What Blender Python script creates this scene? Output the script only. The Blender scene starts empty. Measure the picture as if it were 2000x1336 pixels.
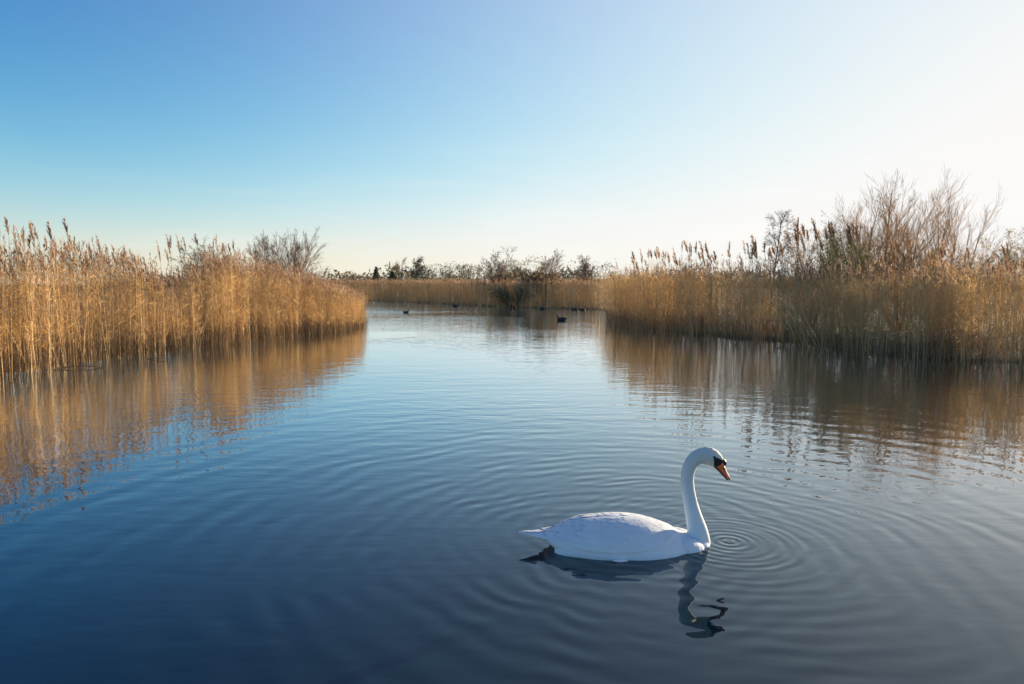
import bpy, bmesh, math, random
import numpy as np
from mathutils import Vector, Matrix

R = math.radians
scene = bpy.context.scene
COL = scene.collection

# ------------------------------------------------------------------ camera
cam_data = bpy.data.cameras.new("camera")
cam = bpy.data.objects.new("camera", cam_data)
COL.objects.link(cam)
cam.location = (0, 0, 1.5)
cam.rotation_euler = (R(90 - 4.844), 0, 0)
cam_data.sensor_width = 36
cam_data.lens = 24
cam_data.clip_start = 0.05
cam_data.clip_end = 9000
cam_data.dof.use_dof = True
cam_data.dof.focus_distance = 4.0
cam_data.dof.aperture_fstop = 5.0
scene.camera = cam

# ------------------------------------------------------------------ sky and sun
SUN_AZ, SUN_EL = 50.0, 8.0            # degrees right of the view direction, above the horizon
world = bpy.data.worlds.new("World")
scene.world = world
world.use_nodes = True
wt = world.node_tree
wt.nodes.clear()
def wn(t, **kw):
    n = wt.nodes.new(t)
    for k, v in kw.items():
        setattr(n, k, v)
    return n
sky = wn("ShaderNodeTexSky", sky_type='NISHITA', sun_disc=False)
sky.sun_elevation = R(SUN_EL)
sky.sun_rotation = R(SUN_AZ)
sky.altitude = 0
sky.air_density = 1.0
sky.dust_density = 0.2
sky.ozone_density = 1.5
EXPOSURE = 1.5
SKY_STRENGTH = 0.13
bg = wn("ShaderNodeBackground")
bg.inputs["Strength"].default_value = SKY_STRENGTH
wo = wn("ShaderNodeOutputWorld")
# thin high cirrus, low over the horizon, all round the sky
tc = wn("ShaderNodeTexCoord")
sep = wn("ShaderNodeSeparateXYZ")
wt.links.new(tc.outputs["Generated"], sep.inputs[0])
mp = wn("ShaderNodeMapping")
mp.inputs["Scale"].default_value = (1.6, 1.6, 14.0)
mp.inputs["Rotation"].default_value = (R(4), R(-5), 0)
mp.inputs["Location"].default_value = (3.3, 1.1, 0.7)
wt.links.new(tc.outputs["Generated"], mp.inputs["Vector"])
nz = wn("ShaderNodeTexNoise")
nz.inputs["Scale"].default_value = 2.3
nz.inputs["Detail"].default_value = 5
nz.inputs["Roughness"].default_value = 0.55
nz.inputs["Distortion"].default_value = 0.6
wt.links.new(mp.outputs[0], nz.inputs["Vector"])
cr = wn("ShaderNodeValToRGB")
cr.color_ramp.elements[0].position = 0.47
cr.color_ramp.elements[1].position = 0.70
wt.links.new(nz.outputs["Fac"], cr.inputs["Fac"])
band = wn("ShaderNodeMapRange")
band.inputs["From Min"].default_value = 0.04
band.inputs["From Max"].default_value = 0.22
band.inputs["To Min"].default_value = 0.42
band.inputs["To Max"].default_value = 0.0
wt.links.new(sep.outputs["Z"], band.inputs["Value"])
mul = wn("ShaderNodeMath", operation='MULTIPLY')
wt.links.new(cr.outputs["Color"], mul.inputs[0])
wt.links.new(band.outputs[0], mul.inputs[1])
# the sky's own radiance: contrast of a clear winter afternoon, rolling off softly round the sun
def wmath(op, a, b):
    n = wn("ShaderNodeMath", operation=op)
    for i, x in enumerate((a, b)):
        if isinstance(x, (int, float)): n.inputs[i].default_value = x
        else: wt.links.new(x, n.inputs[i])
    return n.outputs[0]
sc_ = wn("ShaderNodeSeparateColor"); cc_ = wn("ShaderNodeCombineColor")
wt.links.new(sky.outputs[0], sc_.inputs[0])
SK_M = 0.98
for i, (g, gam) in enumerate(((0.282, 2.55), (0.308, 1.832), (0.405, 1.588))):
    p = wmath('POWER', wmath('MULTIPLY', sc_.outputs[i], g), gam)
    e = wmath('POWER', math.e, wmath('MULTIPLY', p, -1.0 / SK_M))
    o = wmath('MULTIPLY', wmath('SUBTRACT', 1.0, e), SK_M / (SKY_STRENGTH * 2 ** EXPOSURE))
    wt.links.new(o, cc_.inputs[i])
mix = wn("ShaderNodeMix", data_type='RGBA')
# pale haze low over the horizon, and the broad bright haze round the sun
hz = wmath('MULTIPLY', wmath('POWER', math.e, wmath('MULTIPLY', wmath('MAXIMUM', sep.outputs["Z"], 0.0), -1.0 / 0.069)), 0.57)
dp = wn("ShaderNodeVectorMath", operation='DOT_PRODUCT')
dp.inputs[1].default_value = (math.sin(R(SUN_AZ)) * math.cos(R(SUN_EL)), math.cos(R(SUN_AZ)) * math.cos(R(SUN_EL)), math.sin(R(SUN_EL)))
wt.links.new(tc.outputs["Generated"], dp.inputs[0])
gw = wmath('MULTIPLY', wmath('POWER', wmath('MULTIPLY', wmath('ADD', dp.outputs["Value"], 1.0), 0.5), 5.1), 0.89)
hm = wn("ShaderNodeMix", data_type='RGBA')
kf = 1.0 / (SKY_STRENGTH * 2 ** EXPOSURE)
hm.inputs["B"].default_value = (0.885 * kf, 0.895 * kf, 0.875 * kf, 1)
wt.links.new(hz, hm.inputs["Factor"]); wt.links.new(cc_.outputs[0], hm.inputs["A"])
gm = wn("ShaderNodeMix", data_type='RGBA')
gm.inputs["B"].default_value = (0.965 * kf, 0.95 * kf, 0.935 * kf, 1)
wt.links.new(gw, gm.inputs["Factor"]); wt.links.new(hm.outputs["Result"], gm.inputs["A"])
wt.links.new(gm.outputs["Result"], mix.inputs["A"])
wt.links.new(wmath('MULTIPLY', mul.outputs[0], wmath('ADD', wmath('MULTIPLY', gw, 1.3), 0.15)), mix.inputs["Factor"])
cw = 1.04 / (SKY_STRENGTH * 2 ** EXPOSURE)
mix.inputs["B"].default_value = (cw, cw * 0.985, cw * 0.96, 1)
wt.links.new(mix.outputs["Result"], bg.inputs["Color"])
wt.links.new(bg.outputs[0], wo.inputs["Surface"])

sun_data = bpy.data.lights.new("sun", 'SUN')
sun_data.energy = 4.0
sun_data.angle = R(0.6)
sun_data.color = (1.0, 0.79, 0.53)
sun = bpy.data.objects.new("sun", sun_data)
COL.objects.link(sun)
_sd = Vector((math.sin(R(SUN_AZ)) * math.cos(R(SUN_EL)), math.cos(R(SUN_AZ)) * math.cos(R(SUN_EL)), math.sin(R(SUN_EL))))
sun.rotation_euler = _sd.to_track_quat('Z', 'Y').to_euler()

scene.view_settings.view_transform = 'Standard'
scene.view_settings.look = 'None'
scene.view_settings.exposure = EXPOSURE
scene.view_settings.gamma = 1.0
scene.render.engine = 'CYCLES'
scene.cycles.max_bounces = 10
scene.cycles.diffuse_bounces = 8
scene.cycles.transparent_max_bounces = 4

# ------------------------------------------------------------------ helpers
def tag(o, label=None, cat=None, group=None, kind=None):
    if label: o["label"] = label
    if cat: o["category"] = cat
    if group: o["group"] = group
    if kind: o["kind"] = kind
    return o

def mesh_tris(name, V, T, tint=None, mat_idx=None, smooth=False):
    V = np.ascontiguousarray(V, np.float32); T = np.ascontiguousarray(T, np.int32)
    me = bpy.data.meshes.new(name)
    me.vertices.add(len(V)); me.vertices.foreach_set("co", V.ravel())
    me.loops.add(T.size); me.loops.foreach_set("vertex_index", T.ravel())
    me.polygons.add(len(T))
    me.polygons.foreach_set("loop_start", np.arange(0, T.size, 3, dtype=np.int32))
    me.polygons.foreach_set("loop_total", np.full(len(T), 3, np.int32))
    if mat_idx is not None:
        me.polygons.foreach_set("material_index", np.ascontiguousarray(mat_idx, np.int32))
    me.polygons.foreach_set("use_smooth", np.full(len(T), smooth, bool))
    me.update(calc_edges=True)
    if tint is not None:
        at = me.color_attributes.new("tint", 'FLOAT_COLOR', 'POINT')
        c = np.ones((len(V), 4), np.float32); c[:, :3] = tint
        at.data.foreach_set("color", c.ravel())
    return me

def link(name, me, mats=(), parent=None, loc=None):
    o = bpy.data.objects.new(name, me)
    COL.objects.link(o)
    if me is not None and not me.materials:
        for m in mats: me.materials.append(m)
    if parent is not None: o.parent = parent
    if loc is not None: o.location = loc
    return o

def empty(name, loc, rz=0.0):
    o = bpy.data.objects.new(name, None)
    o.empty_display_size = 0.1
    COL.objects.link(o)
    o.location = loc; o.rotation_euler = (0, 0, rz)
    return o

class Acc:
    """collects triangle batches"""
    def __init__(s): s.V=[]; s.T=[]; s.C=[]; s.M=[]; s.n=0
    def add(s, V, T, c=None, m=0):
        V = np.asarray(V, float).reshape(-1, 3); T = np.asarray(T, int).reshape(-1, 3)
        s.V.append(V); s.T.append(T + s.n); s.n += len(V)
        if c is None: c = (1, 1, 1)
        s.C.append(np.broadcast_to(np.asarray(c, float), (len(V), 3)))
        s.M.append(np.full(len(T), m))
    def mesh(s, name, smooth=False):
        return mesh_tris(name, np.vstack(s.V), np.vstack(s.T), np.vstack(s.C), np.concatenate(s.M), smooth)

def tubes(P, Rd, k=3):
    """P (N,n,3), Rd (N,n) -> verts, tris of N open tubes"""
    P = np.asarray(P, float); Rd = np.asarray(Rd, float)
    N, n, _ = P.shape
    t = np.gradient(P, axis=1)
    t /= np.linalg.norm(t, axis=2, keepdims=True) + 1e-9
    mean = t.mean(1); ref = np.where(np.abs(mean[:, 2:3]) > 0.8, np.array([[1., 0, 0]]), np.array([[0, 0, 1.]]))
    u = np.cross(t, ref[:, None, :]); u /= np.linalg.norm(u, axis=2, keepdims=True) + 1e-9
    v = np.cross(t, u)
    a = np.arange(k) * 2 * math.pi / k
    ring = P[:, :, None, :] + Rd[:, :, None, None] * (np.cos(a)[None, None, :, None] * u[:, :, None, :] + np.sin(a)[None, None, :, None] * v[:, :, None, :])
    V = ring.reshape(-1, 3)
    i = np.arange(n - 1)[:, None] * k; j = np.arange(k)[None, :]; jn = (j + 1) % k
    q = np.stack([i + j, i + jn, i + k + jn, i + k + j], -1).reshape(-1, 4)
    tri = np.vstack([q[:, [0, 1, 2]], q[:, [0, 2, 3]]])
    T = (tri[None] + (np.arange(N) * n * k)[:, None, None]).reshape(-1, 3)
    return V, T

def new_mat(name):
    m = bpy.data.materials.new(name); m.use_nodes = True
    nt = m.node_tree; b = nt.nodes["Principled BSDF"]
    return m, nt, b

def N(nt, t, **kw):
    n = nt.nodes.new(t)
    for k, v in kw.items(): setattr(n, k, v)
    return n

# ------------------------------------------------------------------ materials
def plant_mat(name, rough=0.75, transl=0.3, varscale=1.5, var=0.25):
    """colour from the 'tint' attribute, broken by noise, thin and partly translucent"""
    m, nt, b = new_mat(name)
    at = N(nt, "ShaderNodeAttribute", attribute_name="tint")
    tcn = N(nt, "ShaderNodeTexCoord")
    nz = N(nt, "ShaderNodeTexNoise"); nz.inputs["Scale"].default_value = varscale; nz.inputs["Detail"].default_value = 4
    nt.links.new(tcn.outputs["Object"], nz.inputs["Vector"])
    mr = N(nt, "ShaderNodeMapRange"); mr.inputs["From Min"].default_value = 0.3; mr.inputs["From Max"].default_value = 0.7
    mr.inputs["To Min"].default_value = 1 - var; mr.inputs["To Max"].default_value = 1 + var
    nt.links.new(nz.outputs["Fac"], mr.inputs["Value"])
    mx = N(nt, "ShaderNodeVectorMath", operation='SCALE')
    nt.links.new(at.outputs["Color"], mx.inputs[0]); nt.links.new(mr.outputs[0], mx.inputs["Scale"])
    nt.links.new(mx.outputs[0], b.inputs["Base Color"])
    b.inputs["Roughness"].default_value = rough
    b.inputs["Specular IOR Level"].default_value = 0.25
    if transl > 0:
        tr = N(nt, "ShaderNodeBsdfTranslucent"); nt.links.new(mx.outputs[0], tr.inputs["Color"])
        ms = N(nt, "ShaderNodeMixShader"); ms.inputs[0].default_value = transl
        nt.links.new(b.outputs[0], ms.inputs[1]); nt.links.new(tr.outputs[0], ms.inputs[2])
        nt.links.new(ms.outputs[0], nt.nodes["Material Output"].inputs["Surface"])
    return m

M_stem = plant_mat("dry_reed_stem", 0.6, 0.0, 1.2)
M_blade = plant_mat("dry_reed_blade", 0.7, 0.5, 1.2)
M_plume = plant_mat("reed_plume", 0.9, 0.45, 2.0)
M_bark = plant_mat("twig_bark", 0.85, 0.0, 3.0, 0.35)
M_twig = plant_mat("young_twigs", 0.8, 0.3, 3.0, 0.3)
M_leaf = plant_mat("bush_leaf", 0.7, 0.35, 0.8, 0.3)
REED_MATS = [M_stem, M_blade, M_plume]

def ground_mat():
    m, nt, b = new_mat("marsh_ground")
    tcn = N(nt, "ShaderNodeTexCoord")
    n1 = N(nt, "ShaderNodeTexNoise"); n1.inputs["Scale"].default_value = 0.35; n1.inputs["Detail"].default_value = 9
    n2 = N(nt, "ShaderNodeTexNoise"); n2.inputs["Scale"].default_value = 14; n2.inputs["Detail"].default_value = 6
    for n in (n1, n2): nt.links.new(tcn.outputs["Object"], n.inputs["Vector"])
    cr = N(nt, "ShaderNodeValToRGB")
    e = cr.color_ramp.elements
    e[0].position = 0.3; e[0].color = (0.02, 0.016, 0.010, 1)
    e[1].position = 0.7; e[1].color = (0.08, 0.06, 0.032, 1)
    el = e.new(0.5); el.color = (0.045, 0.036, 0.019, 1)
    ad = N(nt, "ShaderNodeMath", operation='MULTIPLY_ADD'); ad.inputs[1].default_value = 0.6; 
    nt.links.new(n2.outputs["Fac"], ad.inputs[0])
    sc = N(nt, "ShaderNodeMath", operation='MULTIPLY'); sc.inputs[1].default_value = 0.4
    nt.links.new(n1.outputs["Fac"], sc.inputs[0]); nt.links.new(sc.outputs[0], ad.inputs[2])
    nt.links.new(ad.outputs[0], cr.inputs["Fac"]); nt.links.new(cr.outputs[0], b.inputs["Base Color"])
    b.inputs["Roughness"].default_value = 0.9
    bp = N(nt, "ShaderNodeBump"); bp.inputs["Distance"].default_value = 0.05
    nt.links.new(n2.outputs["Fac"], bp.inputs["Height"]); nt.links.new(bp.outputs[0], b.inputs["Normal"])
    return m

DROP = (1.27, 3.88)      # where drops fall from the bill: centre of the rings
SWAN = (0.70, 3.83)

def water_mat():
    m, nt, b = new_mat("pond_water")
    b.inputs["Base Color"].default_value = (0.006, 0.011, 0.018, 1)
    b.inputs["Roughness"].default_value = 0.015
    b.inputs["IOR"].default_value = 1.333
    b.inputs["Specular IOR Level"].default_value = 0.5
    geo = N(nt, "ShaderNodeNewGeometry")
    def math_(op, a, bb=None, c=None):
        n = N(nt, "ShaderNodeMath", operation=op)
        for i, x in enumerate((a, bb, c)):
            if x is None: continue
            if isinstance(x, (int, float)): n.inputs[i].default_value = x
            else: nt.links.new(x, n.inputs[i])
        return n.outputs[0]
    def noise(scale, detail, mapscale=(1, 1, 1), rot=0, rough=0.5, dist=0.0):
        mp = N(nt, "ShaderNodeMapping"); mp.inputs["Scale"].default_value = mapscale; mp.inputs["Rotation"].default_value = (0, 0, R(rot))
        nt.links.new(geo.outputs["Position"], mp.inputs["Vector"])
        n = N(nt, "ShaderNodeTexNoise"); n.inputs["Scale"].default_value = scale; n.inputs["Detail"].default_value = detail
        n.inputs["Roughness"].default_value = rough; n.inputs["Distortion"].default_value = dist
        nt.links.new(mp.outputs[0], n.inputs["Vector"])
        return n.outputs["Fac"]
    def dist_to(c):
        v = N(nt, "ShaderNodeVectorMath", operation='DISTANCE'); v.inputs[1].default_value = (c[0], c[1], 0)
        nt.links.new(geo.outputs["Position"], v.inputs[0]); return v.outputs["Value"]
    # rings: chirped, lambda = 0.05 (1 + d)
    wob = math_('MULTIPLY', math_('SUBTRACT', noise(1.3, 2), 0.5), 0.22)
    def rings(c, freq, slope, decay, patch, wobk=1.0, grow=1.0):
        d = math_('ADD', dist_to(c), math_('MULTIPLY', wob, wobk))
        d = math_('MAXIMUM', d, 0.0)
        ph = math_('MULTIPLY', math_('LOGARITHM', math_('ADD', d, 1.0), math.e), 2 * math.pi * freq)
        s = math_('SINE', ph)
        amp = math_('MULTIPLY', math_('ADD', d, 1.0), slope / freq / (2 * math.pi))
        env = math_('POWER', math.e, math_('MULTIPLY', d, -1.0 / decay))
        h = math_('MULTIPLY', math_('MULTIPLY', s, amp), env)
        return math_('MULTIPLY', h, patch)
    p1 = math_('MULTIPLY_ADD', noise(1.1, 2), 3.2, -0.9)
    p1 = math_('MAXIMUM', p1, 0.06)
    p2 = math_('MAXIMUM', math_('MULTIPLY_ADD', noise(1.7, 2, (1, 1, 1), 30), 3.0, -0.9), 0.0)
    h = rings(DROP, 18, 0.044, 1.3, p1, 1.0)
    h = math_('ADD', h, rings((0.62, 3.8), 13, 0.042, 3.6, p2, 1.8))
    p3 = math_('MAXIMUM', math_('MULTIPLY_ADD', noise(1.4, 2, (1, 1, 1), 75), 3.0, -0.95), 0.0)
    h = math_('ADD', h, rings((0.95, 4.25), 16, 0.036, 2.0, p3, 1.3))
    # small sharp rings close to the drop
    dd = dist_to(DROP)
    near = math_('MULTIPLY', math_('SINE', math_('MULTIPLY', dd, 2 * math.pi / 0.055)), math_('MULTIPLY', math_('POWER', math.e, math_('MULTIPLY', dd, -5.5)), 0.0016))
    h = math_('ADD', h, near)
    # light breeze: long-crested ripples
    pt = math_('MAXIMUM', math_('MULTIPLY_ADD', noise(0.22, 2, (1, 1, 1)), 2.4, -0.5), 0.25)
    w1 = noise(4.2, 2, (0.33, 1, 1), 4, 0.45)
    w2 = noise(9.0, 2, (0.4, 1, 1), -8, 0.45)
    w3 = noise(1.3, 1, (0.5, 1, 1), 10, 0.4)
    op = N(nt, "ShaderNodeSeparateXYZ"); nt.links.new(geo.outputs["Position"], op.inputs[0])
    mo = N(nt, "ShaderNodeMapRange", interpolation_type='SMOOTHSTEP')          # stiller in the lee of the near bank
    for k_, v_ in (("From Min", 3.5), ("From Max", 9.0), ("To Min", 1.0), ("To Max", 2.6)): mo.inputs[k_].default_value = v_
    nt.links.new(op.outputs["Y"], mo.inputs["Value"])
    pt = math_('MULTIPLY', pt, mo.outputs[0])
    h = math_('ADD', h, math_('MULTIPLY', math_('MULTIPLY', w1, 0.0024), pt))
    h = math_('ADD', h, math_('MULTIPLY', math_('MULTIPLY', w2, 0.0018), pt))
    h = math_('ADD', h, math_('MULTIPLY', w3, 0.0014))
    # the far end of the pond lies open to the breeze
    sp = N(nt, "ShaderNodeSeparateXYZ"); nt.links.new(geo.outputs["Position"], sp.inputs[0])
    fd = N(nt, "ShaderNodeMapRange", interpolation_type='SMOOTHSTEP')
    fd.inputs["From Min"].default_value = 16; fd.inputs["From Max"].default_value = 42
    nt.links.new(sp.outputs["Y"], fd.inputs["Value"])
    fp = math_('MULTIPLY', fd.outputs[0], math_('MAXIMUM', math_('MULTIPLY_ADD', noise(0.25, 2, (0.35, 1, 1)), 2.2, -0.3), 0.3))
    h = math_('ADD', h, math_('MULTIPLY', math_('MULTIPLY', noise(3.0, 2, (0.4, 1, 1), 6, 0.45), 0.030), fp))
    rough_out = math_('MULTIPLY_ADD', fp, 0.10, 0.012)
    bp = N(nt, "ShaderNodeBump"); bp.inputs["Strength"].default_value = 1.0; bp.inputs["Distance"].default_value = 1.0
    nt.links.new(h, bp.inputs["Height"])
    # reflection by Fresnel over dark peaty water
    fr = N(nt, "ShaderNodeFresnel"); fr.inputs["IOR"].default_value = 1.333; nt.links.new(bp.outputs[0], fr.inputs["Normal"])
    pw = math_('MULTIPLY_ADD', math_('MINIMUM', math_('MULTIPLY', fr.outputs[0], 3.0), 1.0), 1.7, 1.14)
    fac = math_('SUBTRACT', 1.0, math_('POWER', math_('SUBTRACT', 1.0, fr.outputs[0]), pw))
    gl = N(nt, "ShaderNodeBsdfGlossy"); gl.inputs["Color"].default_value = (0.92, 0.97, 1, 1)
    nt.links.new(rough_out, gl.inputs["Roughness"]); nt.links.new(bp.outputs[0], gl.inputs["Normal"])
    di = N(nt, "ShaderNodeBsdfDiffuse"); di.inputs["Color"].default_value = (0.002, 0.014, 0.023, 1)
    ms = N(nt, "ShaderNodeMixShader")
    nt.links.new(fac, ms.inputs[0]); nt.links.new(di.outputs[0], ms.inputs[1]); nt.links.new(gl.outputs[0], ms.inputs[2])
    nt.links.new(ms.outputs[0], nt.nodes["Material Output"].inputs["Surface"])
    nt.nodes.remove(b)
    return m

M_ground = ground_mat()
M_water = water_mat()

# ------------------------------------------------------------------ the pond: shoreline, ground, water
LEFT = [(-10.5, 0.2), (-9.2, 4), (-8.7, 8), (-8.36, 11.06), (-8.17, 11.65), (-8.1, 13.77), (-7.35, 15.25), (-6.85, 18.35), (-5.9, 20.64), (-5.41, 22.76), (-5.67, 26.0), (-6.86, 31.85), (-9.47, 44.6), (-12.2, 57)]
FAR = [(-22, 66), (-16, 62.5), (-12.77, 60.9), (-10.32, 57.4), (-7.13, 52.9), (-3.58, 47.8), (0, 42.7), (2.46, 41), (4.72, 39.4)]
RIGHT = [(4.27, 33.45), (3.66, 26.4), (4.29, 21.5), (4.89, 19.8), (5.8, 18.35), (6.9, 17.3), (6.96, 15.4), (7.3, 13.96), (7.88, 13.2), (8.5, 12.7), (9.41, 12.4), (11.5, 11.9), (14.5, 11), (18, 9), (21, 5), (22, 0.2)]
FARLEFT_BACK = [(-22, 66), (-19, 60)]
POND = LEFT + [(-17, 60.5)] + FAR[1:] + RIGHT
poly = np.array(POND)

def sdist(P):
    """signed distance to the pond outline, positive on land"""
    P = np.asarray(P, float)
    A = poly; B = np.roll(poly, -1, 0)
    best = np.full(len(P), 1e9); inside = np.zeros(len(P), bool)
    for a, b in zip(A, B):
        ab = b - a; t = np.clip(((P - a) @ ab) / (ab @ ab), 0, 1)
        best = np.minimum(best, np.hypot(*(P - a - t[:, None] * ab).T))
        c = ((a[1] > P[:, 1]) != (b[1] > P[:, 1]))
        xi = a[0] + (P[:, 1] - a[1]) / (b[1] - a[1] + 1e-12) * ab[0]
        inside ^= c & (P[:, 0] < xi)
    return np.where(inside, -best, best)

def stretch(lo, hi, step, far):
    mid = np.arange(lo, hi + step / 2, step)
    g = step * 1.35 ** np.arange(1, 40); g = np.cumsum(g); g = g[g < far]
    return np.concatenate([(lo - g)[::-1], mid, hi + g])
gx = stretch(-26, 26, 0.75, 3500); gy = stretch(-6, 70, 0.75, 3500)
XX, YY = np.meshgrid(gx, gy); G = np.stack([XX.ravel(), YY.ravel()], 1)
sd = sdist(G)
rs = np.random.RandomState(3)
gz = np.clip((sd - 0.45) * 0.35, -0.7, 0.10) + np.where(sd > 1.2, 0.02 * np.sin(G[:, 0] * 1.7) * np.cos(G[:, 1] * 1.3), 0)
nx, ny = len(gx), len(gy)
ii = (np.arange(ny - 1)[:, None] * nx + np.arange(nx - 1)[None, :]).ravel()
GT = np.vstack([np.stack([ii, ii + 1, ii + nx + 1], 1), np.stack([ii, ii + nx + 1, ii + nx], 1)])
tag(link("ground", mesh_tris("ground", np.column_stack([G, gz]), GT, smooth=True), [M_ground]), "dark marshy ground under the reeds", kind="structure")
WV = np.array([(-40, -2, 0), (40, -2, 0), (40, 72, 0), (-40, 72, 0)], float)
tag(link("water", mesh_tris("water", WV, [(0, 1, 2), (0, 2, 3)]), [M_water]), "rippled blue pond water", kind="structure")

# ------------------------------------------------------------------ reeds
STRAW = 1.38 * np.array([1.02, 1.065, 1.26]) * np.array([(0.50, 0.32, 0.115), (0.44, 0.27, 0.09), (0.56, 0.38, 0.15), (0.38, 0.23, 0.085), (0.48, 0.33, 0.15), (0.33, 0.22, 0.10)])
PLUME = np.array([1.25, 1.3, 1.2]) * np.array([(0.27, 0.17, 0.115), (0.33, 0.215, 0.15), (0.22, 0.13, 0.09), (0.38, 0.26, 0.19)])

def strips(base, direc, length, width, droop, rng, segs=3):
    """N curved tapering ribbons"""
    n = len(base)
    d = direc / np.linalg.norm(direc, axis=1, keepdims=True)
    side = np.cross(d, np.array([0, 0, 1.0])); side /= np.linalg.norm(side, axis=1, keepdims=True) + 1e-9
    side += rng.normal(0, 0.5, side.shape); side -= (side * d).sum(1, keepdims=True) * d
    side /= np.linalg.norm(side, axis=1, keepdims=True) + 1e-9
    prof = np.interp(np.linspace(0, 1, segs + 1), [0, 0.3, 1], [0.6, 1.0, 0.0])
    vs = []
    for i in range(segs + 1):
        s = i / segs
        c = base + d * (length * s)[:, None] - np.array([0, 0, 1.0]) * (droop * length * s * s)[:, None]
        if i == segs: vs.append(c[:, None, :])
        else:
            w = (width * prof[i] * 0.5)[:, None]
            vs.append(np.stack([c - side * w, c + side * w], 1))
    V = np.concatenate(vs, 1); m = V.shape[1]
    tri = []
    for i in range(segs - 1):
        a = 2 * i; tri += [(a, a + 1, a + 3), (a, a + 3, a + 2)]
    a = 2 * (segs - 1); tri.append((a, a + 1, a + 2))
    T = (np.array(tri)[None] + (np.arange(n) * m)[:, None, None]).reshape(-1, 3)
    return V.reshape(-1, 3), T

def reed_parts(rng, h, plume=True, leaves=9, rad=0.0036, nplume=16, wind=(-0.5, 0.25), leaf_lo=0.28, lev=4):
    """one reed: stem, blades, plume as (V, T) each"""
    z = np.linspace(0, 1, lev)
    ln = rng.normal(0, 0.035, 2); cv = rng.normal(0, 0.03, 2) + np.array(wind) * 0.05
    def at(s):
        s = np.asarray(s, float)
        return np.stack([h * (ln[0] * s + cv[0] * s ** 2.5), h * (ln[1] * s + cv[1] * s ** 2.5), h * s], -1)
    stem = tubes(at(z)[None], (rad * (1 - 0.55 * z))[None], 3)
    out = [stem]
    if leaves:
        s = rng.uniform(leaf_lo, 0.98, leaves)
        a = rng.uniform(0, 2 * math.pi, leaves)
        d = np.stack([np.cos(a) + wind[0] * 0.8, np.sin(a) + wind[1] * 0.8, rng.uniform(0.2, 1.3, leaves)], 1)
        out.append(strips(at(s), d, rng.uniform(0.10, 0.30, leaves), rng.uniform(0.0042, 0.0085, leaves), rng.uniform(0.0, 0.6, leaves), rng))
    else: out.append(None)
    if plume:
        n = nplume
        s = rng.uniform(0, 1, n)
        L = rng.uniform(0.16, 0.26)
        top = at(1.0); ax = np.array([wind[0] * 0.5 + rng.normal(0, .25), wind[1] * 0.5 + rng.normal(0, .25), 1.0]); ax /= np.linalg.norm(ax)
        base = top + ax * (s * L * 0.75)[:, None]
        a = rng.uniform(0, 2 * math.pi, n)
        d = np.stack([0.45 * np.cos(a) + wind[0] * 0.6, 0.45 * np.sin(a) + wind[1] * 0.6, rng.uniform(0.5, 1.2, n)], 1)
        out.append(strips(base, d, rng.uniform(0.06, 0.13, n) * (1.15 - 0.6 * s), rng.uniform(0.010, 0.022, n), rng.uniform(0.1, 0.6, n), rng, 2))
    else: out.append(None)
    return out

def build_bed(name, label, pts, height_fn, seed, plume_p=0.6, leaves=11, nplume=10, rad=0.0033, variants=28, lev=4, widen=1.0, leaf_lo=0.28, low=None):
    """all reeds of one bed: positions (n,2) -> one mesh"""
    rng = np.random.RandomState(seed)
    n = len(pts)
    H = height_fn(pts) * rng.normal(1.0, 0.07, n)
    if low is not None:                                  # short broken stalks added to fill and darken the foot of the stand
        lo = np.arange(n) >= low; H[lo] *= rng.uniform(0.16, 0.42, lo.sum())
    zb = np.clip((sdist(pts) - 0.45) * 0.35, -0.6, 0.08) - 0.03
    var = rng.randint(0, variants, n)
    ang = rng.uniform(-0.6, 0.6, n)
    tint = STRAW[rng.randint(0, len(STRAW), n)] * rng.uniform(0.84, 1.1, (n, 1))
    if low is not None: tint[low:] = np.array([(0.17, 0.12, 0.075), (0.12, 0.085, 0.055), (0.22, 0.155, 0.09)])[rng.randint(0, 3, n - low)]      # dark browns put the shade at the reed feet into the colour
    ptint = PLUME[rng.randint(0, len(PLUME), n)] * rng.uniform(0.8, 1.2, (n, 1))
    acc = Acc(); C = []
    lean = rng.normal(0, 0.05, (n, 2)); big = rng.rand(n) < 0.06; lean[big] *= 4
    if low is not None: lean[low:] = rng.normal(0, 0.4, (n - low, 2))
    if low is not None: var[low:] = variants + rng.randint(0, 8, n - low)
    for v in range(variants + 8):
        idx = np.nonzero(var == v)[0]
        if not len(idx): continue
        short = v >= variants
        parts = reed_parts(rng, 1.0, (not short) and rng.rand() < plume_p, 2 if short else leaves, rad, nplume, lev=lev, leaf_lo=leaf_lo)
        for pi, pt in enumerate(parts):
            if pt is None: continue
            V, T = pt
            V = V.copy()
            ca, sa = np.cos(ang[idx]), np.sin(ang[idx])
            hh = H[idx]
            X = V[None, :, 0] * ca[:, None] - V[None, :, 1] * sa[:, None]
            Y = V[None, :, 0] * sa[:, None] + V[None, :, 1] * ca[:, None]
            Z = np.broadcast_to(V[None, :, 2], X.shape)
            W = np.stack([X * widen + lean[idx, 0:1] * Z * hh[:, None] + pts[idx, 0:1],
                          Y * widen + lean[idx, 1:2] * Z * hh[:, None] + pts[idx, 1:2],
                          Z * (hh - zb[idx])[:, None] + zb[idx, None]], -1)
            TT = (T[None] + (np.arange(len(idx)) * len(V))[:, None, None]).reshape(-1, 3)
            c = (ptint if pi == 2 else tint)[idx]
            if pi == 0: c = c * np.array([0.92, 0.94, 1.0])
            acc.add(W.reshape(-1, 3), TT, np.repeat(c, len(V), 0), pi)
    return tag(link(name, acc.mesh(name), REED_MATS), label, "reeds", kind="stuff")

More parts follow.
